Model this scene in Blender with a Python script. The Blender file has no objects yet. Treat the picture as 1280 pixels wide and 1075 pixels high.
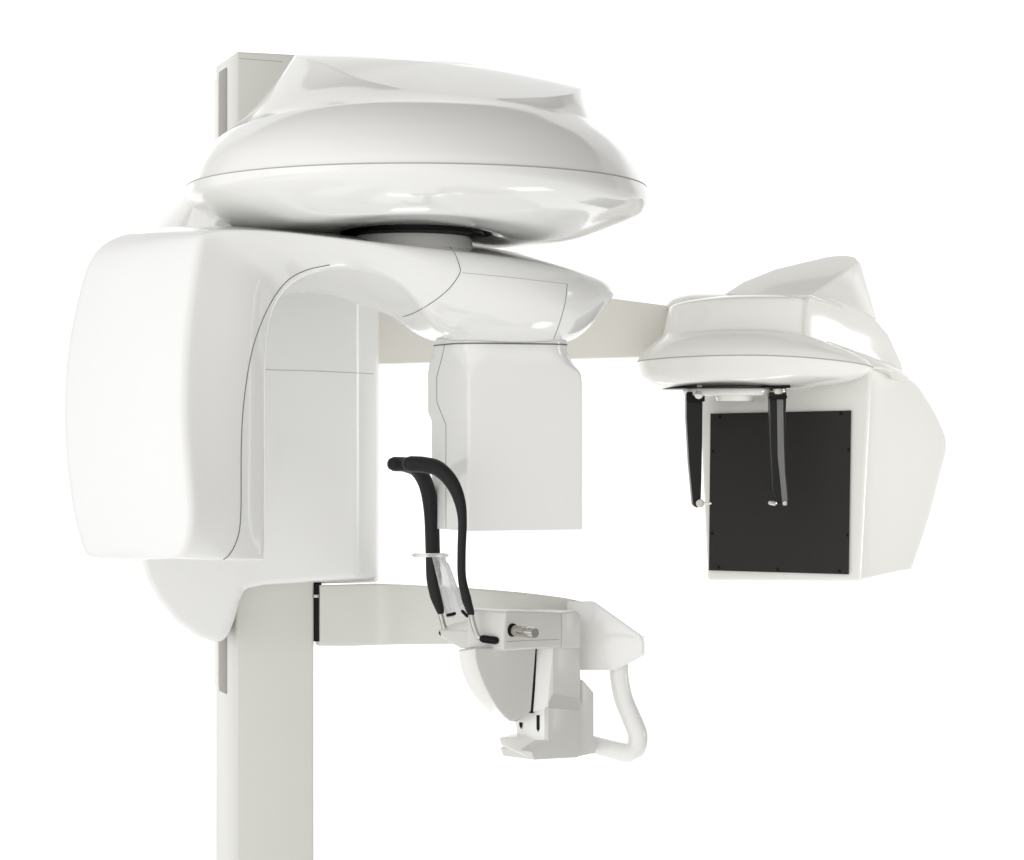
import bpy, bmesh, math
import numpy as np
from mathutils import Vector, Matrix
from mathutils.bvhtree import BVHTree

# ------------------------------------------------------------------ scene basics
scene = bpy.context.scene
COL = scene.collection
F, Y0, CZ = 3000.0, 3.9, 1.45         # focal length (px of a 1280 wide frame), camera distance, camera height
CAM = Vector((0.0, -Y0, CZ))


def P(px, py, d):
    """real-world point (metres) that lies d metres behind the machine's middle plane"""
    k = (Y0 + d) / F
    return Vector(((px - 640.0) * k, d, CZ - (py - 537.5) * k))


def plane(px, py, K, ang):
    """point seen at px,py on the vertical plane through point K that runs ang degrees away to the right"""
    t = math.tan(math.radians(ang))
    a = (px - 640.0) / F
    # K.x + s = a*(Y0 + K.y + s*t)
    s = (a * (Y0 + K.y) - K.x) / (1 - a * t)
    return P(px, py, K.y + s * t)


# ------------------------------------------------------------------ materials
def mat(name, col, rough=0.3, coat=0.0, metal=0.0, var=0.02, bump=0.0, bscale=400, trans=0.0, ior=1.5, aniso=None, spec=0.5):
    m = bpy.data.materials.new(name)
    m.use_nodes = True
    nt = m.node_tree
    b = nt.nodes['Principled BSDF']
    tc = nt.nodes.new('ShaderNodeTexCoord')
    n = nt.nodes.new('ShaderNodeTexNoise')
    n.inputs['Scale'].default_value = 9.0
    n.inputs['Detail'].default_value = 4.0
    b.inputs['Specular IOR Level'].default_value = spec
    if aniso:
        mp = nt.nodes.new('ShaderNodeMapping')
        mp.inputs['Scale'].default_value = aniso
        nt.links.new(tc.outputs['Object'], mp.inputs['Vector'])
        nt.links.new(mp.outputs['Vector'], n.inputs['Vector'])
    else:
        nt.links.new(tc.outputs['Object'], n.inputs['Vector'])
    r = nt.nodes.new('ShaderNodeMix')
    r.data_type = 'RGBA'
    r.inputs[6].default_value = (*[max(0, c * (1 - var)) for c in col], 1)
    r.inputs[7].default_value = (*[min(1, c * (1 + var)) for c in col], 1)
    nt.links.new(n.outputs['Fac'], r.inputs[0])
    nt.links.new(r.outputs[2], b.inputs['Base Color'])
    mr = nt.nodes.new('ShaderNodeMapRange')
    mr.inputs['To Min'].default_value = rough * 0.88
    mr.inputs['To Max'].default_value = rough * 1.12
    nt.links.new(n.outputs['Fac'], mr.inputs['Value'])
    nt.links.new(mr.outputs['Result'], b.inputs['Roughness'])
    b.inputs['Coat Weight'].default_value = coat
    b.inputs['Coat Roughness'].default_value = 0.04
    b.inputs['Metallic'].default_value = metal
    b.inputs['IOR'].default_value = ior
    b.inputs['Transmission Weight'].default_value = trans
    if bump:
        n2 = nt.nodes.new('ShaderNodeTexNoise')
        n2.inputs['Scale'].default_value = bscale
        n2.inputs['Detail'].default_value = 2
        nt.links.new(tc.outputs['Object'], n2.inputs['Vector'])
        bp = nt.nodes.new('ShaderNodeBump')
        bp.inputs['Strength'].default_value = bump
        bp.inputs['Distance'].default_value = 0.001
        nt.links.new(n2.outputs['Fac'], bp.inputs['Height'])
        nt.links.new(bp.outputs['Normal'], b.inputs['Normal'])
    return m


M_GLOSS = mat('gloss_white_plastic', (0.83, 0.83, 0.815), 0.14, coat=0.6, var=0.006)
M_SATIN = mat('satin_white_plastic', (0.845, 0.847, 0.845), 0.36, coat=0.15, var=0.008, bump=0.03)
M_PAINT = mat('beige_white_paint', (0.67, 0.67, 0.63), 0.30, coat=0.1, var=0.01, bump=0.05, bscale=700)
M_BAR = mat('warm_grey_paint', (0.86, 0.845, 0.79), 0.45, var=0.01, bump=0.05, bscale=700)
M_CEPH = mat('cream_white_plastic', (0.83, 0.825, 0.79), 0.16, coat=0.5, var=0.006)
M_CHIN = mat('ivory_plastic', (0.65, 0.64, 0.61), 0.30, coat=0.15, var=0.008, bump=0.03)
M_LIT = mat('lit_white_plastic', (0.90, 0.90, 0.885), 0.3, coat=0.15, var=0.006, bump=0.03)  # paler copy of the plastic, with light painted into its colour
M_GAP = mat('shut_line_dark', (0.16, 0.16, 0.15), 0.7)
M_GAPL = mat('shut_line_light', (0.42, 0.42, 0.39), 0.7)
M_BLACK = mat('black_plastic', (0.008, 0.008, 0.008), 0.4, spec=0.12)
M_PLATE = mat('dark_grey_sheet', (0.03, 0.0285, 0.028), 0.55, var=0.05, bump=0.15, bscale=900, spec=0.15)
M_RUBBER = mat('black_rubber', (0.013, 0.013, 0.0135), 0.42, var=0.3, bump=0.3, bscale=350, spec=0.22)
M_ARMG = mat('satin_black_plastic', (0.012, 0.012, 0.012), 0.28, spec=0.2)
M_RODG = mat('satin_grey_face', (0.17, 0.168, 0.165), 0.4, metal=0.3, var=0.15, aniso=(30, 30, 6))
M_SEMI = mat('semi_gloss_white_plastic', (0.84, 0.84, 0.825), 0.26, coat=0.2, var=0.006)
M_STEEL = mat('brushed_steel', (0.55, 0.53, 0.50), 0.2, metal=1.0, var=0.08, aniso=(40, 40, 2))
M_ALU = mat('dull_aluminium', (0.36, 0.35, 0.33), 0.5, metal=0.55, var=0.15, aniso=(30, 30, 6))
M_CLEAR = mat('clear_acrylic', (0.93, 0.93, 0.94), 0.08, trans=0.62, ior=1.3, var=0.10, bump=0.2, bscale=120, aniso=(22, 22, 3))


# ------------------------------------------------------------------ object helpers
WLOC = {}


def thing(name, label, cat, loc):
    o = bpy.data.objects.new(name, None)
    COL.objects.link(o)
    o.location = loc
    o.empty_display_size = 0.1
    o['label'] = label
    o['category'] = cat
    WLOC[o.name] = Vector(loc)
    return o


def obj(name, bm, mats, parent=None, label=None, smooth=True, angle=38, bev=None):
    """link a bmesh (world coordinates) as one object; its origin goes to the middle of the mesh"""
    bmesh.ops.recalc_face_normals(bm, faces=bm.faces)
    if bev:
        es = [e for e in bm.edges if len(e.link_faces) == 2 and e.calc_face_angle(0) > math.radians(28)]
        bmesh.ops.bevel(bm, geom=es, offset=bev, segments=4, profile=0.5, affect='EDGES', clamp_overlap=True)
        bmesh.ops.recalc_face_normals(bm, faces=bm.faces)
    co = [v.co for v in bm.verts]
    c = Vector([(max(v[i] for v in co) + min(v[i] for v in co)) / 2 for i in range(3)])
    bvh = BVHTree.FromBMesh(bm)
    bmesh.ops.translate(bm, verts=bm.verts, vec=-c)
    me = bpy.data.meshes.new(name)
    bm.to_mesh(me)
    bm.free()
    if not isinstance(mats, (list, tuple)):
        mats = [mats]
    for m in mats:
        me.materials.append(m)
    if smooth:
        me.polygons.foreach_set('use_smooth', [True] * len(me.polygons))
        me.set_sharp_from_angle(angle=math.radians(angle))
    o = bpy.data.objects.new(name, me)
    COL.objects.link(o)
    WLOC[o.name] = c
    if parent:
        o.parent = parent
        o.location = c - WLOC[parent.name]
    else:
        o.location = c
    if label:
        o['label'] = label
    o_bvh[o.name] = bvh
    return o


o_bvh = {}


def add_to(o, bm, mi):
    """add more geometry (world coordinates) with material slot mi to an existing object (its own shut lines)"""
    bmesh.ops.translate(bm, verts=bm.verts, vec=-WLOC[o.name])
    for f in bm.faces:
        f.material_index = mi
        f.smooth = True
    me = bpy.data.meshes.new('tmp')
    bm.to_mesh(me)
    bm.free()
    b2 = bmesh.new()
    b2.from_mesh(o.data)
    b2.from_mesh(me)
    b2.to_mesh(o.data)
    b2.free()
    bpy.data.meshes.remove(me)


# ------------------------------------------------------------------ curve maths
def pchip(xs, Y, xq):
    xs = np.asarray(xs, float)
    Y = np.asarray(Y, float)
    sh = Y.shape
    Y = Y.reshape(len(xs), -1)
    h = np.diff(xs)[:, None]
    dl = np.diff(Y, axis=0) / h
    m = np.zeros_like(Y)
    if len(xs) > 2:
        w1 = 2 * h[1:] + h[:-1]
        w2 = h[1:] + 2 * h[:-1]
        with np.errstate(divide='ignore', invalid='ignore'):
            mm = (w1 + w2) / (w1 / dl[:-1] + w2 / dl[1:])
        mm[~np.isfinite(mm)] = 0
        mm[dl[:-1] * dl[1:] <= 0] = 0
        m[1:-1] = mm
    m[0] = dl[0]
    m[-1] = dl[-1]
    out = []
    for q in xq:
        i = int(min(max(np.searchsorted(xs, q) - 1, 0), len(xs) - 2))
        hh = xs[i + 1] - xs[i]
        t = (q - xs[i]) / hh
        out.append((2 * t**3 - 3 * t**2 + 1) * Y[i] + (t**3 - 2 * t**2 + t) * hh * m[i]
                   + (-2 * t**3 + 3 * t**2) * Y[i + 1] + (t**3 - t**2) * hh * m[i + 1])
    return np.array(out).reshape((len(xq),) + sh[1:])


def catmull(S, t):
    """uniform Catmull-Rom through stations S (n, ...) at parameters t"""
    n = len(S)
    out = []
    for q in t:
        i = int(min(max(math.floor(q), 0), n - 2))
        u = q - i
        p1, p2 = S[i], S[i + 1]
        p0 = S[i - 1] if i > 0 else 2 * p1 - p2
        p3 = S[i + 2] if i + 2 < n else 2 * p2 - p1
        out.append(0.5 * (2 * p1 + (p2 - p0) * u + (2 * p0 - 5 * p1 + 4 * p2 - p3) * u * u
                          + (3 * p1 - p0 - 3 * p2 + p3) * u**3))
    return np.array(out)


def round_poly(pts, radii, na=8, ne=4):
    """closed polygon with rounded corners, always len(pts)*(na+ne) points"""
    pts = [Vector(p) for p in pts]
    n = len(pts)
    if not isinstance(radii, (list, tuple)):
        radii = [radii] * n
    ends = []
    for i in range(n):
        p, a, b = pts[i], pts[i - 1], pts[(i + 1) % n]
        la, lb = (a - p).length, (b - p).length
        ra, rb = min(radii[i], la * 0.48), min(radii[i], lb * 0.48)
        ends.append((p + (a - p).normalized() * ra if la > 1e-9 else p.copy(), p, p + (b - p).normalized() * rb if lb > 1e-9 else p.copy()))
    out = []
    for i in range(n):
        s, p, e = ends[i]
        for k in range(na):
            t = k / (na - 1)
            out.append(s * (1 - t)**2 + p * 2 * t * (1 - t) + e * t * t)
        s2 = ends[(i + 1) % n][0]
        for k in range(1, ne + 1):
            out.append(e.lerp(s2, k / (ne + 1)))
    return np.array([tuple(v) for v in out])


def skin(rings, cap=True):
    """bmesh from a list of closed rings (each (n,3))"""
    bm = bmesh.new()
    rows = [[bm.verts.new(p) for p in r] for r in rings]
    n = len(rows[0])
    for a, b in zip(rows, rows[1:]):
        for j in range(n):
            bm.faces.new((a[j], a[(j + 1) % n], b[(j + 1) % n], b[j]))
    if cap:
        for r in (rows[0], rows[-1]):
            c = bm.verts.new(sum((v.co for v in r), Vector()) / n)
            for j in range(n):
                bm.faces.new((r[j], r[(j + 1) % n], c))
    bmesh.ops.remove_doubles(bm, verts=bm.verts, dist=1e-6)
    bmesh.ops.dissolve_degenerate(bm, edges=bm.edges, dist=1e-7)
    return bm


def relax(R, passes):
    R = np.array(R, float)
    for _ in range(passes):
        Q = R.copy()
        Q[1:-1] = 0.25 * R[:-2] + 0.5 * R[1:-1] + 0.25 * R[2:]
        R = Q
    return R


def loft(stations, sub=6, method='pchip', params=None, cap=True, passes=0):
    S = np.array(stations)
    n = len(S)
    xs = params or list(range(n))
    q = []
    for i in range(n - 1):
        q += [xs[i] + (xs[i + 1] - xs[i]) * k / sub for k in range(sub)]
    q.append(xs[-1])
    R = pchip(xs, S, q) if method == 'pchip' else catmull(S, q)
    return skin(relax(R, passes), cap)


def prism(near, far):
    """solid between two matching polygons of 3-D points"""
    bm = bmesh.new()
    a = [bm.verts.new(p) for p in near]
    b = [bm.verts.new(p) for p in far]
    n = len(a)
    bm.faces.new(a)
    bm.faces.new(b[::-1])
    for i in range(n):
        bm.faces.new((a[i], a[(i + 1) % n], b[(i + 1) % n], b[i]))
    return bm


def hull(pts):
    bm = bmesh.new()
    for p in pts:
        bm.verts.new(p)
    r = bmesh.ops.convex_hull(bm, input=bm.verts)
    dead = [g for g in r['geom_interior'] if isinstance(g, bmesh.types.BMVert)]
    bmesh.ops.delete(bm, geom=dead, context='VERTS')
    bmesh.ops.dissolve_limit(bm, angle_limit=math.radians(6), verts=bm.verts, edges=bm.edges)
    return bm


def spline(pts, per=8):
    S = np.array([tuple(p) for p in pts], float)
    q = [i + k / per for i in range(len(S) - 1) for k in range(per)] + [len(S) - 1]
    return catmull(S, q)


def tube(path, radii, seg=14, flat=None, per=8, round_end=True):
    """tube along control points; flat = list of (factor, direction) squash"""
    C = spline(path, per)
    R = np.interp(np.linspace(0, len(path) - 1, len(C)), range(len(path)), radii if hasattr(radii, '__len__') else [radii] * len(path))
    rings = []
    T = np.gradient(C, axis=0)
    nrm = None
    cs, rs, ts = list(C), list(R), list(T)
    if round_end:
        for end in (0, -1):
            t = Vector(ts[end]).normalized() * (-1 if end == 0 else 1)
            ex = [(0.6, 0.80), (0.88, 0.47), (1.0, 0.12)]
            if end == 0:
                for o_, s_ in ex:
                    cs.insert(0, np.array(Vector(C[0]) + t * R[0] * o_)); rs.insert(0, R[0] * s_); ts.insert(0, T[0])
            else:
                for o_, s_ in ex:
                    cs.append(np.array(Vector(C[-1]) + t * R[-1] * o_)); rs.append(R[-1] * s_); ts.append(T[-1])
    for c, r, t in zip(cs, rs, ts):
        t = Vector(t).normalized()
        if nrm is None:
            nrm = t.orthogonal().normalized()
        nrm = (nrm - t * nrm.dot(t)).normalized()
        bn = t.cross(nrm)
        ring = []
        for k in range(seg):
            a = 2 * math.pi * k / seg
            off = (nrm * math.cos(a) + bn * math.sin(a)) * r
            if flat:
                fd = Vector(flat[1]).normalized()
                off = off - fd * off.dot(fd) * (1 - flat[0])
            ring.append(tuple(Vector(c) + off))
        rings.append(np.array(ring))
    return skin(rings)


def disc(c, axis, r, h, seg=40, top=None):
    """short cylinder with softened rims"""
    axis = Vector(axis).normalized()
    u = axis.orthogonal().normalized()
    v = axis.cross(u)
    e = min(h, r) * 0.25
    rt = top if top is not None else r
    prof = [(-h / 2, r - e), (-h / 2 + e * 0.3, r - e * 0.3), (-h / 2 + e, r), (h / 2 - e, rt), (h / 2 - e * 0.3, rt - e * 0.3), (h / 2, rt - e)]
    rings = [np.array([tuple(Vector(c) + axis * z + (u * math.cos(2 * math.pi * k / seg) + v * math.sin(2 * math.pi * k / seg)) * rr) for k in range(seg)]) for z, rr in prof]
    return skin(rings)


def seam(o, pix, r=0.0007, mi=1, straight=False, lift=0.0):
    """a shut line: a thin dark strip laid in the surface of part o"""
    bvh = o_bvh[o.name]
    pp = np.array(pix, float)
    if straight:
        L = []
        for a, b in zip(pp, pp[1:]):
            k = max(2, int(np.linalg.norm(b - a) / 4))
            L += [a + (b - a) * i / k for i in range(k)]
        L.append(pp[-1])
    else:
        q = []
        for i in range(len(pp) - 1):
            k = max(2, int(np.linalg.norm(pp[i + 1] - pp[i]) / 4))
            q += [i + j / k for j in range(k)]
        q.append(len(pp) - 1)
        L = catmull(pp, q)
    pts = []
    for x, y in L:
        h = bvh.ray_cast(CAM, (P(x, y, 0) - CAM).normalized())
        if h[0] is not None:
            pts.append(h[0] + h[1] * lift * (1 if h[1].dot(h[0] - CAM) < 0 else -1))
    if len(pts) > 2:
        add_to(o, tube(pts, r, seg=6, per=1, round_end=False), mi)


def ring4(L, N, R, Fa, cx=0.5, n=2.3, seg=96):
    """closed horizontal-ish ring through a left, near, right and far point (each (px,py,d))"""
    L, N, R, Fa = P(*L), P(*N), P(*R), P(*Fa)
    xm = (N.x + Fa.x) / 2
    ym = (L.y + R.y) / 2
    pts = []
    for k in range(seg):
        a = 2 * math.pi * k / seg
        c, s = math.cos(a), math.sin(a)
        ex = math.copysign(abs(c) ** (2 / n), c)
        ey = math.copysign(abs(s) ** (2 / n), s)
        x = xm + ((R.x - xm) * ex if ex > 0 else (xm - L.x) * ex)
        y = ym + ((Fa.y - ym) * ey if ey > 0 else (ym - N.y) * ey)
        wx, wy = ex * ex, ey * ey
        z = ((R.z if ex > 0 else L.z) * wx + (Fa.z if ey > 0 else N.z) * wy) / (wx + wy)
        pts.append((x, y, z))
    return np.array(pts)


def shrink(r, s, dz=0):
    c = r.mean(axis=0)
    q = c + (r - c) * s
    q[:, 2] += dz
    return q


# ------------------------------------------------------------------ the studio
bm = bmesh.new()
prof = [(-1.6, 0.0), (1.6, 0.0)] + [(1.6 + 0.9 * math.sin(a), 0.9 - 0.9 * math.cos(a)) for a in np.linspace(0.1, math.pi / 2, 12)] + [(2.5, 4.2)]
rows = [[bm.verts.new((x, y, z)) for x in (-4.5, 4.5)] for y, z in prof]
for a, b in zip(rows, rows[1:]):
    bm.faces.new((a[0], a[1], b[1], b[0]))
sweep = obj('backdrop', bm, mat('glowing_white_sweep', (0.6, 0.6, 0.6), 0.9), None)
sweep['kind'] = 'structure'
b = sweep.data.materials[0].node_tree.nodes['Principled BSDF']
b.inputs['Emission Color'].default_value = (1, 1, 0.995, 1)  # the sweep glows by itself; this added light stands in for lamps on it
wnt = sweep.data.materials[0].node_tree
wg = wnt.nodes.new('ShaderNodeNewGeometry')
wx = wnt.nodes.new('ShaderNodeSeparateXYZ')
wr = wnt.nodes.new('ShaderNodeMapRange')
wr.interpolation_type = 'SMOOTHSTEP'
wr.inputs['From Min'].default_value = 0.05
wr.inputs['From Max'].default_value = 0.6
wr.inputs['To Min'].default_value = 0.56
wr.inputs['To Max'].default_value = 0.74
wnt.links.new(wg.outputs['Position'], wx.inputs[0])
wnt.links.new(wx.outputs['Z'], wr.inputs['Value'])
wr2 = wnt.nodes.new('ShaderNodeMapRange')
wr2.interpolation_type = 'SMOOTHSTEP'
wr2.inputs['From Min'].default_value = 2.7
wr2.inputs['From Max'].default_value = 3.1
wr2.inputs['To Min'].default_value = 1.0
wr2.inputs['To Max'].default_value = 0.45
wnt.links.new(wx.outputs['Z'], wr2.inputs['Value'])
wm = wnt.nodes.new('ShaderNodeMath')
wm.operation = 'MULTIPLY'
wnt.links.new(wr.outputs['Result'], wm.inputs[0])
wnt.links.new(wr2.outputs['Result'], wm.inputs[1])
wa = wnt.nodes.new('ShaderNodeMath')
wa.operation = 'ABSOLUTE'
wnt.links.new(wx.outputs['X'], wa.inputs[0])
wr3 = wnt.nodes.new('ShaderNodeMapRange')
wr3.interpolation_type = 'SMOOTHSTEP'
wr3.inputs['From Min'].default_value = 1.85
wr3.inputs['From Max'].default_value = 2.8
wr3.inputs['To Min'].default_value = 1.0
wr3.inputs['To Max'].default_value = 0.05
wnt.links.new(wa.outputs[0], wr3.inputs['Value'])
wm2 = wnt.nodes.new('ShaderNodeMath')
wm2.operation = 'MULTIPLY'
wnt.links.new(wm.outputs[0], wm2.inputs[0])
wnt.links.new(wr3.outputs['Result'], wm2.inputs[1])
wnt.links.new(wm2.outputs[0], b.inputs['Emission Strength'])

# ------------------------------------------------------------------ the machine
TH = 19.0
KC = P(295, 600, 0.25)                  # the column's nearest vertical edge
UV = Vector((math.cos(math.radians(TH)), math.sin(math.radians(TH)), 0))
VV = Vector((-math.sin(math.radians(TH)), math.cos(math.radians(TH)), 0))
base = KC + UV * 0.065 + VV * 0.05
root = thing('dental_x_ray_machine', 'tall white dental x-ray machine with round head, arched arm, chin rest and side film unit',
             'x-ray machine', (base.x, base.y, 0.0))

# --- column
cw = (plane(393, 600, KC, TH) - KC).length
cd = 0.170
ztop = P(297, 64, 0.25).z
corners = [KC, KC + UV * cw, KC + UV * cw + VV * cd, KC + VV * cd]
bm = prism([Vector((c.x, c.y, ztop)) for c in corners], [Vector((c.x, c.y, 0)) for c in corners])
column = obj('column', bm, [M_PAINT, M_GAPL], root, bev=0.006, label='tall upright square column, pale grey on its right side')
seam(column, [(299, 73), (352, 77)], 0.0005, 1, True)


def left_face_strip(y0, y1, v0, v1, out, name, m, parent, bev=0.001):
    z0, z1 = P(285, y0, 0.29).z, P(285, y1, 0.29).z
    a = KC + VV * v0 - UV * out
    b_ = KC + VV * v1 - UV * out
    c_ = KC + VV * v1 + UV * 0.004
    d_ = KC + VV * v0 + UV * 0.004
    bm = prism([Vector((p.x, p.y, z0)) for p in (a, b_, c_, d_)], [Vector((p.x, p.y, z1)) for p in (a, b_, c_, d_)])
    return obj(name, bm, m, parent, bev=bev)


left_face_strip(81, 870, 0.074, 0.132, 0.002, 'guide_rail', M_ALU, column)
left_face_strip(86, 866, 0.138, 0.164, 0.003, 'rail_trim', M_BAR, column)

# --- carriage that rides on the column
KF = KC - VV * 0.05
out = [(420, 160), (474, 200), (474, 729), (330, 731), (306, 736), (299, 752), (293, 775), (284, 797), (272, 804), (250, 797), (222, 778), (200, 752), (186, 727),
       (179, 705), (172, 640), (168, 560), (168, 450), (172, 380), (200, 325), (215, 285), (250, 235), (282, 190), (310, 165)]
def wrap(dx_r, y_b):
    return [((446 + dx_r if x >= 470 else x), (y_b if (x >= 470 and y > 700) else y)) for x, y in out]


KM = KF + VV * .035
l0 = [plane(x, y, KF, TH) for x, y in wrap(0, 722)]
l1 = [plane(x, y, KM, TH) for x, y in wrap(24, 724)]
l2 = [plane(x, y, KM + VV * .03, TH) for x, y in wrap(28, 728)]
l3 = [p + VV * 0.13 for p in l2]
bm = bmesh.new()
rows = [[bm.verts.new(p) for p in l] for l in (l0, l1, l2, l3)]
for a, b in zip(rows, rows[1:]):
    for k in range(len(a)):
        bm.faces.new((a[k], a[(k + 1) % len(a)], b[(k + 1) % len(a)], b[k]))
bm.faces.new(rows[0])
bm.faces.new(rows[-1][::-1])
carriage = obj('carriage', bm, [M_SEMI, M_GAP, M_GAPL], root, bev=0.012, angle=50,
               label='carriage housing with rounded belly that wraps the column')
seam(carriage, [(330, 462), (400, 464), (440, 466), (471, 467.5)], 0.0006, 2, True)

obj('neck_cover', hull([P(164, 308, .36), P(192, 274, .36), P(224, 232, .36), P(262, 183, .36), P(300, 178, .10), P(285, 240, .07), P(262, 290, .07), P(174, 450, .30), P(262, 320, .07),
                        P(330, 290, .2), P(330, 180, .2), P(300, 290, .36)]), M_GLOSS, carriage, bev=0.012, angle=50)

# --- lower arm to the chin rest
def arm_st(px, yt, yb, d, th=0.055, dx=-6):
    return round_poly([P(px, yt, d), P(px, yb, d), P(px + dx, yb - 3, d + th), P(px + dx, yt + 3, d + th)], 0.006)


sts = [arm_st(400, 731, 808, .29), arm_st(440, 730, 808, .30), arm_st(468, 729, 807, .305), arm_st(484, 729.5, 806.5, .295), arm_st(510, 730.5, 806, .25), arm_st(560, 733, 805.5, .19),
       arm_st(640, 739, 806, .13), arm_st(700, 746, 812, .09), arm_st(736, 753, 822, .075, .03, 0)]
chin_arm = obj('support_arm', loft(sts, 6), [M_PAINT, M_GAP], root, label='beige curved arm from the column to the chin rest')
bm = prism([P(392, 729, .30), P(402, 729, .30), P(402, 802, .30), P(392, 802, .30)], [P(392, 729, .36), P(402, 729, .36), P(402, 802, .36), P(392, 802, .36)])
obj('pivot_block', bm, M_BLACK, chin_arm, bev=0.001)
obj('pivot_pin', disc(P(395.5, 745, .296), (0, 0, 1), 0.006, 0.006, 20), M_STEEL, chin_arm)

# end plate and grab handle
bm = prism([P(708, 752, .07), P(742, 751, .055), P(800, 793, .0), P(804, 801, -.003), P(804, 818, -.003), P(800, 822, .0), P(768, 838, .02), P(708, 838, .07)],
           [P(722, 756, .15), P(742, 755, .15), P(803, 795, .06), P(809, 800, .045), P(809, 820, .045), P(800, 826, .06), P(770, 836, .09), P(730, 836, .15)])
obj('end_plate', bm, M_GLOSS, chin_arm, bev=0.004)
handle = obj('grab_handle', tube([P(774, 822, .05), P(774, 845, .05), P(779, 872, .05), P(789, 897, .05), P(797, 918, .05), P(795, 934, .05), P(784, 941, .05), P(764, 937, .06), P(742, 931, .075)],
                                 [.0158, .0158, .0158, .0162, .0165, .0165, .0162, .0155, .015], 24), M_GLOSS, chin_arm)

# --- chin rest unit
chin = None
AN = 46.0
KB = P(632, 783, -.12)


def pl(x, y, off=0.0):
    p = plane(x, y, KB, AN)
    return p


SH = Vector((math.cos(math.radians(90 + AN)), math.sin(math.radians(90 + AN)), 0))      # straight back from the grey flank


def slab(pts, t, back=0.0, name='', m=M_CHIN, parent=None, bev=0.003, dz=0.0, label=None, scale=None):
    n_ = [pl(x, y) + SH * back for x, y in pts]
    f_ = [p + SH * t + Vector((0, 0, dz)) for p in n_]
    return obj(name, prism(n_, f_), m, parent, bev=bev, label=label)


chin = slab([(632, 765), (640, 763), (703, 765.5), (703, 809.5), (629, 814), (629, 800)], 0.085, 0.0, 'chin_rest_unit', [M_CHIN, M_GAPL], root, 0.0045, 0.0,
            label='chin rest block with white top and grey flank')
seam(chin, [(633, 802), (703, 799)], 0.0005, 1, True)
obj('front_tray', hull([P(546, 788, .05), P(549, 796, .05), P(575, 811, -.02), P(629, 814, -.115), P(631, 801, -.118), P(597, 789, -.075), P(600, 772, .02), P(566, 779, .06),
                        P(640, 800, -.06), P(640, 780, -.02)]), M_CHIN, chin, bev=0.003)
slab([(703.5, 766), (721, 763.5), (727, 768), (727, 810), (703.5, 810)], 0.11, 0.001, 'rear_block', M_CHIN, chin, 0.003)
# curved shell below the tray
ncur = spline([(606, 811, 0), (608, 830, 0), (617, 856, 0), (634, 887, 0), (650, 904, 0)], 5)
fcur = spline([(573, 812, .03), (577, 838, .03), (592, 868, .03), (617, 893, .02), (646, 903, -.03)], 5)
na = [pl(x, y) + SH * 0.022 for x, y, _ in list(ncur) + [(676, 891, 0), (683, 809, 0)]]
fa = [P(x, y, d) for x, y, d in list(fcur) + [(660, 888, .05), (590, 809, .07)]]
obj('curved_shell', prism(na, fa), M_CHIN, chin, bev=0.003)
# post with its foot
post = slab([(697, 806), (729, 806), (732, 852), (732, 882), (697, 882)], 0.06, 0.010, 'post', [M_CHIN, M_GAP], chin, 0.0015)
slab([(685, 884), (725.5, 887), (723.3, 947), (668, 950), (664, 940), (685, 926)], 0.07, 0.0, 'post_base', M_CHIN, chin, 0.0015)
led = [pl(685, 885) + SH * .0006, pl(725.5, 888) + SH * .0006, pl(732.5, 874) + SH * .0098, pl(697, 868) + SH * .0098]
obj('ledge', hull(led + [p + SH * .03 + Vector((0, 0, -.006)) for p in led]), M_CHIN, chin)
sf = [pl(697.5, 807) + SH * .0105, pl(697.5, 870) + SH * .0105, pl(686, 885) + SH * .003]
sb = [pl(682, 807) + SH * .040, pl(680, 870) + SH * .040, pl(676, 895) + SH * .036]
obj('slot_face', prism(sf, [p + SH * .02 for p in sf]) if False else hull(sf + sb + [p + SH * .03 for p in sf]), M_LIT, chin)
dk = [(681.6, 811), (684.6, 811), (680.6, 893), (677.6, 893)]
obj('slot', prism([pl(x, y) + SH * .0235 for x, y in dk], [pl(x, y) + SH * .045 for x, y in dk]), M_BLACK, chin)
obj('foot', hull([P(623, 922, -.05), P(626, 932, -.06), P(665, 949, -.068), P(700, 945, -.02), P(692, 924, -.02), P(640, 917, .01), P(692, 917, .01), P(640, 932, .0), P(692, 930, .01)]), M_LIT, chin, bev=0.003)
obj('rear_cover', prism([pl(732.5, 850) + SH * .006, pl(746, 866) + SH * .006, pl(746, 920) + SH * .006, pl(750, 930) + SH * .006, pl(748, 942) + SH * .006, pl(723.5, 947) + SH * .006, pl(725.5, 886) + SH * .006, pl(732.5, 876) + SH * .006],
                        [p + SH * .07 for p in (pl(732.5, 850), pl(746, 866), pl(746, 920), pl(750, 930), pl(748, 942), pl(723.5, 947), pl(725.5, 886), pl(732.5, 876))]), M_CHIN, chin, bev=0.002)
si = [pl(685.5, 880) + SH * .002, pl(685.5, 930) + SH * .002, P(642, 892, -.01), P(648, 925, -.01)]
obj('shell_inner', hull(si + [p + Vector((.02, .03, 0)) for p in si]), M_LIT, chin, bev=0.001)
in_n = (si[1] - si[0]).cross(si[2] - si[0]).normalized()
if in_n.y > 0:
    in_n = -in_n


def on_inner(x, y, off):
    d = (P(x, y, 0) - CAM).normalized()
    return CAM + d * ((si[0] + in_n * off - CAM).dot(in_n) / d.dot(in_n))


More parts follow.
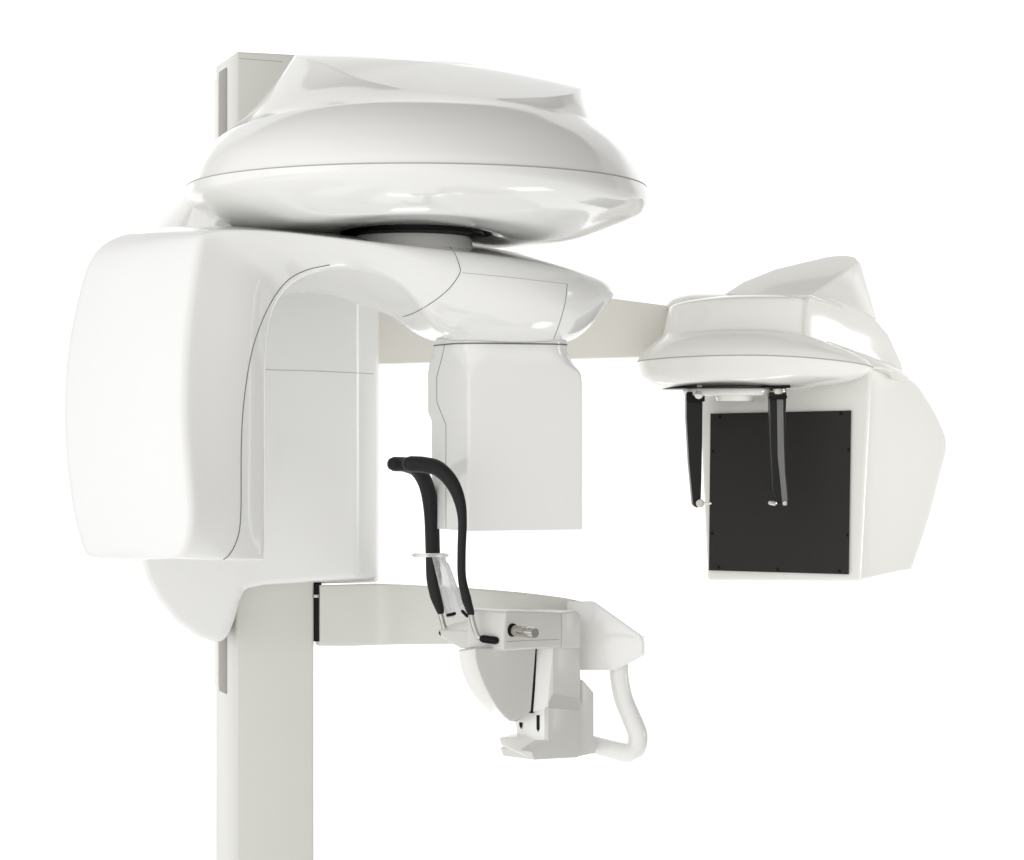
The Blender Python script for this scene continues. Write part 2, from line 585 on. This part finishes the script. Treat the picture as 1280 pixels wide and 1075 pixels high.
for x, ya, yb, w in ((651, 903, 911, 2.0), (672.5, 894, 915, 1.9)):
    sl = [(x - w, ya), (x + w, ya), (x + w, yb - 4), (x, yb), (x - w, yb - 4)]
    obj('slot', prism([on_inner(a, b, .0008) for a, b in sl], [on_inner(a, b, -.003) for a, b in sl]), M_BLACK, chin)
k0 = pl(640, 788) - SH * 0.0
kd = (P(669, 791, -.16) - P(641, 788, -.112)).normalized()
knob = obj('knob', tube([P(640, 787.5, -.105), P(648, 788.7, -.125), P(658, 790, -.147)], [.0085, .0085, .0085], 20, per=4, round_end=False), M_STEEL, chin)
obj('knob_tip', tube([P(658, 790, -.147), P(660, 790.3, -.152), P(664, 790.7, -.160), P(669, 791.2, -.168)], [.0075, .0088, .0088, .0075], 20, per=4, round_end=False), M_STEEL, knob)
obj('knob_collar', disc(P(640.5, 787.5, -.110), kd, 0.0105, 0.004, 24), M_BLACK, knob)

# temple supports
def temple(name, rub, rad, steel, plug, label):
    c = obj(name, tube(rub, rad, 18), M_RUBBER, root, label=label)
    obj('steel_rod', tube(steel, 0.0044, 14), M_STEEL, c)
    obj('end_plug', tube(plug, 0.0062, 16, per=3), M_BLACK, c)
    return c


temple('temple_support', [P(493, 580, -.02), P(507, 581, .0), P(522, 588, .02), P(533, 607, .035), P(539, 640, .045), P(541, 690, .05), P(542, 722, .05), P(546, 745, .05), P(550.5, 764, .05)],
       [.0120, .0122, .0124, .0126, .0124, .0122, .0122, .0115, .0065],
       [P(549, 757, .05), P(552, 772, .05), P(556, 786, .05), P(559, 791, .045)], [P(553, 791, .045), P(558, 793, .04), P(562, 793, .04)], 'black padded temple support on the far side')
temple('temple_support', [P(513, 580, -.12), P(530, 581, -.12), P(548, 586, -.12), P(564, 602, -.12), P(574, 624, -.12), P(578, 650, -.12), P(577, 690, -.115), P(577.5, 722, -.11), P(583, 748, -.105), P(588.5, 766, -.10)],
       [.0128, .0128, .0126, .0115, .0095, .0072, .0068, .0068, .0078, .0060],
       [P(587, 760, -.102), P(589.5, 772, -.10), P(594, 788, -.10), P(598, 796, -.10), P(604, 798, -.105)], [P(604, 798.5, -.107), P(611, 799.5, -.111), P(619, 800.5, -.116)], 'black padded temple support on the near side')

# clear bite guide between them
bm = bmesh.new()
nU, nV = 12, 16
def clear_pt(u, v, th):
    x0, x1 = 540 + 18 * v, 558 + 28 * v
    if v < 0.12:
        x1 = 557 + 3 * v
    x = x0 + (x1 - x0) * u
    y = 696 + (772 - 696) * v
    d = 0.0 + 0.035 * math.sin(u * math.pi) - 0.06 * u + th + 0.0015 * math.sin(u * 20) + 0.001 * math.sin(v * 9 + u * 5)
    return P(x, y, d)
fr = [[bm.verts.new(clear_pt(i / nU, j / nV, 0)) for i in range(nU + 1)] for j in range(nV + 1)]
bk = [[bm.verts.new(clear_pt(i / nU, j / nV, 0.003)) for i in range(nU + 1)] for j in range(nV + 1)]
for j in range(nV):
    for i in range(nU):
        bm.faces.new((fr[j][i], fr[j][i + 1], fr[j + 1][i + 1], fr[j + 1][i]))
        bm.faces.new((bk[j][i], bk[j + 1][i], bk[j + 1][i + 1], bk[j][i + 1]))
for j in range(nV):
    bm.faces.new((fr[j][0], fr[j + 1][0], bk[j + 1][0], bk[j][0]))
    bm.faces.new((fr[j][nU], bk[j][nU], bk[j + 1][nU], fr[j + 1][nU]))
for i in range(nU):
    bm.faces.new((fr[0][i], bk[0][i], bk[0][i + 1], fr[0][i + 1]))
    bm.faces.new((fr[nV][i], fr[nV][i + 1], bk[nV][i + 1], bk[nV][i]))
bite = obj('bite_guide', bm, M_CLEAR, root, label='clear plastic chin guide')
pts = []
for k in range(25):
    a = 2 * math.pi * k / 24
    pts.append(P(538 + 21 * math.cos(a), 694, -0.0 + 0.045 * math.sin(a)))
obj('bite_ring', tube(pts, .0032, 10, per=2, round_end=False), M_CLEAR, bite)
obj('bite_clip', tube([P(560, 769, -.05), P(565, 768, -.05), P(568, 767, -.05)], .0028, 10, per=2), M_BLACK, bite)
obj('bite_clip', tube([P(578, 764, -.06), P(581, 767, -.06), P(584, 770, -.06)], .0026, 10, per=2), M_BLACK, bite)

# --- top housing: lower shell, cover, black joint
shell_r = [
    ring4((432, 291, -.02), (520, 281, -.125), (608, 290, -.02), (520, 296, .09), n=2.0),
    ring4((398, 296, -.02), (525, 274.5, -.235), (648, 302, -.02), (530, 312, .22), n=2.0),
    ring4((345, 297, -.02), (528, 269, -.31), (702, 303, 0), (530, 316, .29), n=2.0),
    ring4((290, 284, -.02), (525, 252, -.365), (757, 288, 0), (530, 307, .36), n=2.0),
    ring4((249, 265, -.02), (523, 230, -.408), (804, 270, 0), (530, 290, .42), n=2.0),
    ring4((235, 251, -.02), (522, 213, -.428), (811, 255, 0), (530, 277, .44), n=2.0),
    ring4((235, 239, -.02), (522, 204.5, -.43), (808, 239, 0), (530, 263, .44), n=2.0),
]
inner = [shrink(shell_r[0], 1.02, 0.03)]
lower_shell = obj('head_lower_shell', skin(inner + list(relax(pchip(range(7), np.array(shell_r), np.linspace(0, 6, 61)), 14)), cap=True), [M_GLOSS, M_GAPL, M_BLACK], root,
                  label='glossy bowl underside of the head housing')
cov = [
    ring4((236, 237.5, -.02), (522, 203.2, -.428), (807, 237, 0), (530, 261, .438), n=2.0),
    ring4((240, 228, -.02), (522, 194, -.427), (801, 225, 0), (530, 251, .43), n=2.0),
    ring4((246, 213, -.02), (516, 177, -.418), (789, 204, 0), (530, 236, .41), n=2.0),
    ring4((254, 200, -.02), (508, 156, -.395), (771, 183, 0), (530, 220, .38), n=2.0),
    ring4((263, 190, -.02), (495, 139, -.362), (750, 166, 0), (530, 200, .36), n=2.0),
    ring4((268, 184, -.02), (490, 128, -.330), (744, 160, 0), (530, 190, .35), n=2.0),
    ring4((270, 182, -.02), (490, 126.5, -.322), (743, 158.5, 0), (530, 188, .347), n=2.0),
]


def crown_loop(cps, n=2.0, seg=96):
    """a closed 3-D loop resampled at the angles ring4 uses, so that it can be skinned to those rings"""
    pts = np.array([tuple(P(*c)) for c in cps])
    k = len(pts)
    ext = np.concatenate([pts[-2:], pts, pts[:3]])
    dense = catmull(ext, np.linspace(2, 2 + k, 40 * k, endpoint=False))
    xm, ym = (pts[:, 0].max() + pts[:, 0].min()) / 2, (pts[:, 1].max() + pts[:, 1].min()) / 2
    ax, by = np.ptp(pts[:, 0]) / 2, np.ptp(pts[:, 1]) / 2
    ang = np.arctan2((dense[:, 1] - ym) / by, (dense[:, 0] - xm) / ax)
    o = np.argsort(ang)
    ang, dense = ang[o], dense[o]
    out = []
    for i in range(seg):
        a = 2 * math.pi * i / seg
        c, s_ = math.cos(a), math.sin(a)
        ex = math.copysign(abs(c) ** (2 / n), c)
        ey = math.copysign(abs(s_) ** (2 / n), s_)
        t = math.atan2(ey, ex)
        out.append([np.interp(t, ang, dense[:, j], period=2 * math.pi) for j in range(3)])
    return np.array(out)


crown = crown_loop([(370, 67, .05), (398, 77, -.07), (440, 95, -.15), (480, 106, -.205), (520, 114.5, -.235), (560, 119.5, -.25), (600, 122, -.25), (640, 123, -.235),
                    (680, 121.5, -.20), (708, 118.5, -.15), (722, 115, -.10), (727, 111, -.05), (722, 105, .03), (700, 97, .11), (640, 84, .18), (560, 72, .24), (480, 66, .25), (410, 63.5, .19)])
base_r = cov[-1]
wall = []
for w in (.25, .5, .75, .93):
    q = base_r + (crown - base_r) * w
    c = q.mean(axis=0)
    q[:, :2] = c[:2] + (q[:, :2] - c[:2]) * (1 - 0.012 * math.sin(math.pi * w))
    wall.append(q)
cc = crown.mean(axis=0)
dome = []
for s_ in (0.975, 0.93, 0.85, 0.7, 0.5, 0.3, 0.08):
    q = cc + (crown - cc) * s_
    q[:, 2] += 0.016 * (1 - s_ * s_)
    dome.append(q)
cv = relax(pchip(range(len(cov)), np.array(cov), np.linspace(0, len(cov) - 1, 43)), 5)
cw_ = pchip(range(6), np.array([base_r] + wall + [crown]), np.linspace(0, 5, 26))[1:]
cd_ = pchip(range(8), np.array([crown] + dome), np.linspace(0, 7, 29))[1:]
cover = obj('head_cover', skin(list(cv) + list(cw_) + list(cd_)), [M_GLOSS, M_GAP, M_GAPL], root, angle=30,
            label='smooth white cover of the head housing with sloped top')
hc = P(520, 290, -.0175) - WLOC[lower_shell.name]
hz = shell_r[0][:, 2].max() - WLOC[lower_shell.name].z
for f in lower_shell.data.polygons:
    if (f.center.x - hc.x) ** 2 + (f.center.y - hc.y) ** 2 < .124 ** 2 and f.center.z > hz - .02 and f.center.z < hz + .06:
        f.material_index = 2
obj('rotation_joint', disc(P(520, 284, -.02), (0, 0, 1), 0.112, 0.030, 64), M_BLACK, root, label='black turning joint under the head housing')

# --- rotating arm: tube lobe on the left, bridge, flared bowl on the right
def arm(A, M, B, C, D, E, r=(.012, .16, .03, .05, .012, .09)):
    return round_poly([P(*p) for p in (A, M, B, C, D, E)], list(r), na=9, ne=3)


S = [
    arm((205, 698, -.27), (165, 700, -.21), (122, 698, -.14), (190, 696, .0), (318, 701, -.21), (275, 701, -.235)),
    arm((222, 696, -.292), (165, 699, -.225), (103, 696, -.128), (180, 694, .03), (331, 700, -.203), (287, 702, -.252)),
    arm((234, 676, -.300), (163, 679, -.235), (95, 678, -.120), (180, 680, .05), (334, 690, -.200), (298, 685, -.243)),
    arm((239, 640, -.304), (158, 640, -.240), (85, 640, -.115), (180, 640, .06), (334, 640, -.200), (302, 640, -.245)),
    arm((234, 585, -.304), (152, 585, -.242), (77, 585, -.112), (180, 585, .06), (334, 580, -.200), (302, 580, -.245)),
    arm((229, 510, -.304), (148, 510, -.242), (73, 515, -.110), (180, 510, .06), (334, 515, -.200), (304, 500, -.245)),
    arm((231, 440, -.304), (150, 440, -.242), (77, 445, -.110), (182, 450, .06), (334, 455, -.200), (308, 440, -.247)),
    arm((238, 370, -.304), (157, 370, -.240), (88, 385, -.112), (200, 400, .06), (338, 405, -.195), (318, 385, -.247)),
    arm((247, 313, -.302), (168, 313, -.232), (104, 325, -.115), (260, 385, .06), (352, 370, -.185), (322, 338, -.244)),
    arm((253, 292, -.296), (190, 292, -.220), (130, 299, -.118), (330, 378, .05), (372, 350, -.180), (330, 322, -.250)),
    arm((285, 287, -.285), (232, 284, -.200), (180, 286, -.100), (376, 370, .05), (394, 340, -.178), (355, 312, -.240)),
    arm((335, 288, -.260), (290, 282, -.170), (260, 282, -.020), (412, 373, .07), (428, 335, -.175), (395, 312, -.225)),
    arm((405, 295, -.235), (390, 289, -.130), (380, 287, .050), (452, 389, .10), (472, 341, -.172), (452, 315, -.210)),
    arm((480, 304, -.215), (475, 299, -.110), (470, 296, .110), (488, 400, .11), (515, 365, -.162), (500, 330, -.198)),
    arm((560, 313, -.195), (560, 307, -.090), (560, 302, .140), (536, 431, .09), (560, 428, -.085), (562, 362, -.185), (.03, .10, .03, .05, .05, .12)),
    arm((630, 322, -.165), (632, 317, -.060), (632, 312, .160), (622, 431, .11), (630, 428, -.095), (634, 372, -.165), (.04, .10, .03, .05, .05, .12)),
    arm((690, 332, -.120), (692, 327, -.030), (690, 323, .160), (690, 431, .10), (700, 428, -.050), (700, 376, -.130), (.04, .10, .03, .05, .05, .12)),
    arm((732, 344, -.070), (732, 340, .000), (728, 336, .140), (715, 425, .08), (724, 422, -.010), (738, 377, -.072), (.03, .08, .03, .05, .04, .08)),
    arm((754, 351, -.025), (752, 349, .020), (748, 347, .110), (738, 405, .07), (744, 403, .010), (757, 374, -.030), (.03, .06, .03, .04, .03, .06)),
    arm((763, 359, .000), (762, 358, .025), (759, 357, .080), (753, 388, .06), (757, 386, .020), (765, 371, .000), (.015, .04, .02, .02, .02, .04)),
    arm((767, 364, .025), (766.5, 363.6, .035), (765, 363, .060), (764, 372, .055), (765.5, 372, .035), (767, 368, .022), (.003, .01, .003, .003, .003, .003)),
]
rot = obj('rotating_arm', loft(S, 8, passes=14), [M_GLOSS, M_GAP, M_GAPL, M_SATIN], root, angle=42, label='glossy arched arm with bulging tube housing at its left end')

xl = P(262, 500, -.3).x - WLOC[rot.name].x
for f in rot.data.polygons:
    if f.normal.x < -0.25 and f.center.x < xl:
        f.material_index = 3
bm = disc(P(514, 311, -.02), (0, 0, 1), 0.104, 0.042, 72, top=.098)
collar = obj('joint_collar', bm, [M_LIT, M_GAPL], rot)

# detector housing hanging from the bowl
def det(pts, z, r):
    ps = [P(x, 537.5, d) for x, d in pts]
    return round_poly([Vector((p.x, p.y, z)) for p in ps], r, na=9, ne=4)


zz = lambda y: P(600, y, -.03).z
box = [(535, .07), (585, -.06), (728, .0), (706, .14)]
nk = [(534, .07), (576, -.075), (716, -.015), (690, .13)]
up = [(530, .07), (584, -.065), (719, -.005), (700, .135)]
D = [det(nk, zz(423), [.045, .05, .05, .04]), det(nk, zz(436), [.045, .05, .05, .04]), det(up, zz(452), [.03, .028, .03, .03]),
     det([(530, .07), (585, -.062), (727, 0), (705, .14)], zz(468), [.02, .010, .006, .02]), det([(530, .07)] + box[1:], zz(484), [.02, .006, .004, .02]),
     det([(530, .07)] + box[1:], zz(512), [.02, .006, .004, .02]), det(box, zz(530), [.02, .006, .004, .02]), det(box, zz(600), [.02, .006, .004, .02]), det(box, zz(663), [.02, .006, .004, .02])]
dett = obj('detector_housing', loft(D, 6), [M_GLOSS, M_GAP, M_GAPL], root, angle=42, label='flat sided box hanging under the right end of the arm')

# shut lines of the head and the arm
seam(rot, [(272, 703), (286, 694), (297, 672), (301, 640), (301.5, 560), (305, 500), (316, 435), (335, 385), (357, 353), (382, 338), (412, 331)], 0.0009, 1)
seam(rot, [(562, 308), (569, 318), (574.5, 333), (574.5, 342), (562, 360), (543, 376), (520, 390), (504, 396)], 0.0007, 1)
seam(rot, [(578, 341), (640, 347), (709, 355)], 0.0004, 2)
seam(rot, [(709, 355), (706, 380), (699, 405), (692, 424)], 0.0006, 1)
seam(dett, [(556, 431), (553, 445), (546, 471), (546, 502), (557.5, 531), (557.5, 661)], 0.0006, 1, True)
ring = det(nk, zz(430), [.045, .05, .05, .04])
ring = [tuple(p) for p in ring] + [tuple(ring[0])]
add_to(dett, tube(ring, 0.0012, 6, per=1, round_end=False), 1)
r0 = [tuple(p) for p in (cov[0] + shell_r[-1]) / 2]
add_to(lower_shell, tube(r0 + [r0[0]], 0.0010, 6, per=1, round_end=False), 1)

# --- long bar to the side film unit
KBar = P(474, 400, .42)
b0 = [P(400, 325, .50), P(400, 457, .50), P(850, 445, .62), P(850, 384, .62)]
bm = prism(b0, [p + Vector((-.01, .07, 0)) for p in b0])
bar = obj('side_arm', bm, M_BAR, root, bev=0.002, label='long flat beige bar reaching out to the side film unit')
obj('end_cap', loft([ring4((834, 386, .60), (880, 383, .54), (930, 386, .62), (880, 382, .72)), ring4((834, 379, .60), (880, 375, .54), (930, 378, .62), (880, 376, .72)),
                     ring4((845, 371, .60), (880, 369, .56), (920, 370, .62), (880, 369, .70)), ring4((865, 366.5, .60), (880, 366, .59), (900, 366, .62), (880, 366, .66))], 5), M_CEPH, bar)

# --- side film unit: head, hood, box
KS = P(1081, 560, .45)
RS = 58.0
prof = [(1089, 458)] + [(x, y) for x, y, _ in spline([(1108, 462, 0), (1141, 474, 0), (1159, 497, 0), (1174, 523, 0), (1184.5, 555, 0), (1176, 594, 0), (1160, 655, 0), (1140, 714, 0)], 4)] + [(1110, 719), (1074.5, 727)]
nearp = [plane(x, y, KS, RS) for x, y in prof]
Lvec = P(882, 600, .58) - P(1081, 600, .45)
farp = []
for (x, y), p in zip(prof, nearp):
    s = 1.10 - 0.145 * (y - 458) / 270
    farp.append(p + Lvec * s + Vector((0, 0, -0.004)))
box_ = obj('film_box', prism(nearp, farp), [M_CEPH, M_GAPL], root, bev=0.007, angle=45, label='cream white box that carries the dark film plate')

# dark plate on its front face
a, b2 = P(886, 517, .0), None
fp = [nearp[0], nearp[-1], farp[-1], farp[0]]
nrm = (fp[1] - fp[0]).cross(fp[2] - fp[0]).normalized()
if nrm.y > 0:
    nrm = -nrm


def onface(x, y, off=0.0):
    d = (P(x, y, 0) - CAM).normalized()
    t = (fp[0] + nrm * off - CAM).dot(nrm) / d.dot(nrm)
    return CAM + d * t


pc = [(888, 517), (1064, 513), (1061, 718), (886, 713)]
plate = obj('film_plate', prism([onface(x, y, .006) for x, y in pc], [onface(x, y, -.004) for x, y in pc]), M_PLATE, box_, bev=0.0008, label='flat dark grey plate with small black screws')
for x, y in ((900, 521), (1051, 517), (891, 564), (1061, 562), (890, 667), (1059.5, 669), (898, 709), (972, 712), (1049, 714)):
    obj('screw', disc(onface(x, y, .0065), nrm, 0.0028, 0.0025, 16), M_BLACK, box_)

# head
H = [
    ring4((822, 486, .47), (905, 480, .38), (1004, 487, .46), (905, 488, .58), n=2.1),
    ring4((812, 481, .47), (905, 477, .36), (1020, 483, .46), (905, 484, .60), n=2.1),
    ring4((800, 470, .48), (908, 465, .345), (1062, 477, .47), (920, 478, .64), n=2.2),
    ring4((797, 458, .48), (910, 449, .335), (1086, 466, .465), (930, 470, .68), n=2.2),
    ring4((797, 452, .48), (910, 444, .332), (1091, 460, .465), (930, 466, .70), n=2.2),
    ring4((800, 445, .48), (910, 436, .336), (1088, 454, .47), (930, 460, .70), n=2.2),
    ring4((812, 433, .48), (910, 423, .352), (1062, 441, .47), (930, 450, .68), n=2.2),
    ring4((824, 423, .48), (912, 414, .375), (1036, 430, .48), (930, 440, .66), n=2.2),
    ring4((829, 418, .48), (914, 412, .385), (1028, 425, .48), (930, 430, .66), n=2.25),
    ring4((832, 405, .48), (916, 398, .395), (1032, 408, .48), (935, 420, .66), n=2.3),
    ring4((837, 385, .48), (925, 373, .405), (1040, 376, .48), (940, 390, .66), n=2.3),
    ring4((842, 381, .48), (930, 369.5, .42), (1040, 371, .48), (940, 385, .65), n=2.3),
    ring4((870, 376, .50), (935, 368, .46), (1020, 368, .50), (940, 380, .60), n=2.3),
    ring4((930, 372, .53), (935, 370, .52), (950, 371, .53), (940, 374, .55), n=2.3),
]
ceph = obj('side_head', skin(list(pchip(range(14), np.array(H), np.linspace(0, 13, 92)))), [M_CEPH, M_GAPL], root, label='cream white round head of the side film unit')
r0 = [tuple(p) for p in H[4]]
add_to(ceph, tube(r0 + [r0[0]], 0.0011, 6, per=1, round_end=False), 1)

# hood joining head and box
hp = [(1006, 424), (1043, 433), (1089, 450), (1124, 476), (1131, 474), (1129, 455), (1112, 418), (1092, 394), (1070, 381), (1040, 369), (1012, 366)]
KH = P(1040, 420, .445)
nh = [plane(x, y, KH, 38) for x, y in hp]
fh = [p + Vector((-.12, .17, 0.003)) for p in nh]
hood = obj('rear_hood', prism(nh, fh), [M_CEPH, M_GAPL], root, bev=0.010, angle=50, label='white sloping hood between the side head and the film box')
KW = P(1088, 460, .445)
lo = [plane(x, y, KW, 40) for x, y in ((1030, 452), (1060, 455), (1089, 459.5), (1108, 461.5), (1128, 467), (1140, 475))]
up_ = [plane(x, y, KW, 40) + Vector((-.004, .03, 0)) for x, y in ((1022, 421), (1045, 430), (1068, 437), (1089, 442), (1110, 450), (1129, 459))]
bk_ = [p + Vector((-.10, .15, 0)) for p in up_]
bk2 = [p + Vector((-.10, .15, 0)) for p in lo]
bm = bmesh.new()
rows = [[bm.verts.new(p) for p in l] for l in (lo, up_, bk_, bk2)]
for a, b in zip(rows, rows[1:] + rows[:1]):
    for k in range(5):
        bm.faces.new((a[k], a[k + 1], b[k + 1], b[k]))
bm.faces.new([r[0] for r in rows])
bm.faces.new([r[5] for r in rows][::-1])
obj('shoulder', bm, M_CEPH, hood, bev=0.006, angle=60)

# fin on top
obj('top_fin', hull([P(917, 360, .51), P(950, 343.3, .535), P(990, 330.3, .565), P(1028, 321.8, .595), P(1058, 319.2, .607), P(905, 368, .50), P(930, 352, .52), P(970, 336, .55), P(1010, 326, .58), P(1045, 319.5, .61), P(1068, 321, .60), P(1075, 328, .585),
                     P(1012, 369, .40), P(1050, 385, .45), P(1096, 400, .56), P(1096, 400, .70), P(960, 372, .43), P(920, 372, .70), P(1072, 329, .68), P(1000, 345, .70)]), M_CEPH, hood, bev=0.006, angle=40)

# underside disc, ear rods, nose rest
obj('underside_disc', disc(P(905, 486.0, .47), (0, 0, 1), .113, .0022, 64), M_ARMG, ceph)
obj('swivel_plate', disc(P(914, 490, .46), (0, 0, 1), .088, .016, 64), M_CEPH, ceph)
obj('nose_rest', disc(P(919, 497, .42), (0, 0, 1), .034, .014, 36, top=.036), M_CEPH, ceph)


def ear_rod(px, py, d, front, lean, name='ear_rod'):
    """flat hanging arm with its clamp and metal ear tip; front: the wide grey face turns right"""
    y0, y1 = py, py + 143
    th = .014
    if front:
        n_ = [(962.5, y0), (983.5, y0), (981.5, y0 + 55), (982.5, y0 + 100), (986, y1 - 8), (983, y1), (977, y1), (972, y1 - 6), (966.5, y0 + 125), (963.5, y0 + 60)]
    else:
        n_ = [(858.5, y0), (878.5, y0), (878, y0 + 60), (877, y0 + 110), (876, y1 - 2), (871, y1), (866.5, y1 - 4), (861.5, y0 + 85), (858.5, y0 + 30)]
    nn = [P(x, y, d) for x, y in n_]
    ff = [p + Vector((-.002, .022, 0)) for p in nn]
    rod = obj(name, prism(nn, ff), M_ARMG, root, bev=.0022, label='black hanging ear rod in front of the dark plate' if front else 'black hanging ear rod left of the dark plate')
    return rod


r1 = ear_rod(868, 492, .42, False, 0)
obj('clamp', tube([P(874, 480, .40), P(874, 488, .40), P(873.5, 493, .40)], [.0045, .0045, .0085], 18, per=4), M_CEPH, r1)
obj('rod_bracket', prism([P(858, 490, .412), P(881, 490, .412), P(881, 502, .412), P(858, 502, .412)], [P(858, 490, .45), P(881, 490, .45), P(881, 502, .45), P(858, 502, .45)]), M_BLACK, r1, bev=.002)
obj('rod_bracket', prism([P(864, 483, .43), P(880, 482, .43), P(880, 491, .43), P(864, 491, .43)], [P(864, 483, .46), P(880, 482, .46), P(880, 491, .46), P(864, 491, .46)]), M_ALU, r1, bev=.001)
obj('ear_tip', disc(P(875, 629, .414), (0, 1, 0), .0075, .010, 24), M_STEEL, r1)
obj('ear_tip', tube([P(877, 629, .42), P(888, 629.3, .43)], .0022, 10, per=3), M_CEPH, r1)
r2 = ear_rod(975, 490, .385, True, 0)
g = [(971, 499), (979, 499), (979.5, 545), (981, 590), (984, 622), (984, 632), (978, 632), (976, 610), (972, 570)]
obj('rod_face', prism([P(x, y, .3835) for x, y in g], [P(x, y, .388) for x, y in g]), M_RODG, r2, bev=.0008, label='grey satin face of the ear rod')
obj('rod_bracket', prism([P(961, 495, .378), P(984, 494, .378), P(984, 498, .378), P(961, 499, .378)], [P(961, 495, .42), P(984, 494, .42), P(984, 498, .42), P(961, 499, .42)]), M_BLACK, r2, bev=.001)
obj('clamp', disc(P(972, 490, .40), (0, 0, 1), .0165, .013, 32), M_STEEL, r2)
obj('clamp', prism([P(952, 483, .39), P(988, 482, .39), P(988, 485, .39), P(952, 486, .39)], [P(952, 483, .42), P(988, 482, .42), P(988, 485, .42), P(952, 486, .42)]), M_BLACK, r2, bev=.0008)
obj('ear_tip', tube([P(963, 628.5, .375), P(968, 629, .378), P(972, 629.5, .384)], [.0042, .005, .003], 14, per=3), M_STEEL, r2)
obj('ear_tip', disc(P(981, 629, .3815), (0, 1, 0), .0042, .004, 20), M_STEEL, r2)

# ------------------------------------------------------------------ light
world = bpy.data.worlds.new("World")
scene.world = world
world.use_nodes = True
nt = world.node_tree
bg = nt.nodes['Background']
tc = nt.nodes.new('ShaderNodeTexCoord')
dot = nt.nodes.new('ShaderNodeVectorMath')
dot.operation = 'DOT_PRODUCT'
dot.inputs[1].default_value = Vector((-0.70, -0.62, -0.30)).normalized()
nt.links.new(tc.outputs['Generated'], dot.inputs[0])
mr = nt.nodes.new('ShaderNodeMapRange')
mr.interpolation_type = 'SMOOTHSTEP'
mr.inputs['From Min'].default_value = -1.0
mr.inputs['From Max'].default_value = 1.0
mr.inputs['To Min'].default_value = 0.22
mr.inputs['To Max'].default_value = 1.23
nt.links.new(dot.outputs['Value'], mr.inputs['Value'])
nt.links.new(mr.outputs['Result'], bg.inputs['Strength'])
bg.inputs['Color'].default_value = (1.0, 0.99, 0.968, 1)


def area(name, loc, target, sx, sy, power, col=(1, 1, 1)):
    l = bpy.data.lights.new(name, 'AREA')
    l.shape = 'RECTANGLE'
    l.size, l.size_y = sx, sy
    l.energy = power
    l.color = col
    o = bpy.data.objects.new(name, l)
    COL.objects.link(o)
    o.location = loc
    o.rotation_euler = (Vector(target) - Vector(loc)).to_track_quat('-Z', 'Y').to_euler()
    return o


area('key_softbox', (-2.9, -1.9, 1.1), (-0.2, 0, 1.35), 2.2, 2.0, 9, (0.95, 0.975, 1.0))
area('floor_strip', (0.75, 0.55, 0.04), (0.75, 0.55, 2), 0.5, 0.30, 1.2)
area('floor_strip', (-0.15, 0.8, 0.04), (-0.15, 0.8, 2), 0.5, 0.14, 0.55)
area('floor_strip', (-0.35, 1.9, 0.1), (-0.35, 1.6, 2), 0.7, 0.35, 2.5)
sl = area('side_softbox', (2.5, 0.15, 1.35), (0.72, 0.6, 1.42), 0.7, 0.9, 1.15)
sl.data.spread = math.radians(36)

# ------------------------------------------------------------------ camera and view
cam = bpy.data.cameras.new('camera')
co = bpy.data.objects.new('camera', cam)
COL.objects.link(co)
co.location = CAM
co.rotation_euler = (math.radians(90), 0, 0)
cam.sensor_fit = 'HORIZONTAL'
cam.sensor_width = 36
cam.lens = 36 * F / 1280
cam.clip_end = 100
scene.camera = co
scene.view_settings.view_transform = 'Standard'
scene.view_settings.look = 'None'
scene.view_settings.exposure = 0
scene.cycles.use_denoising = True
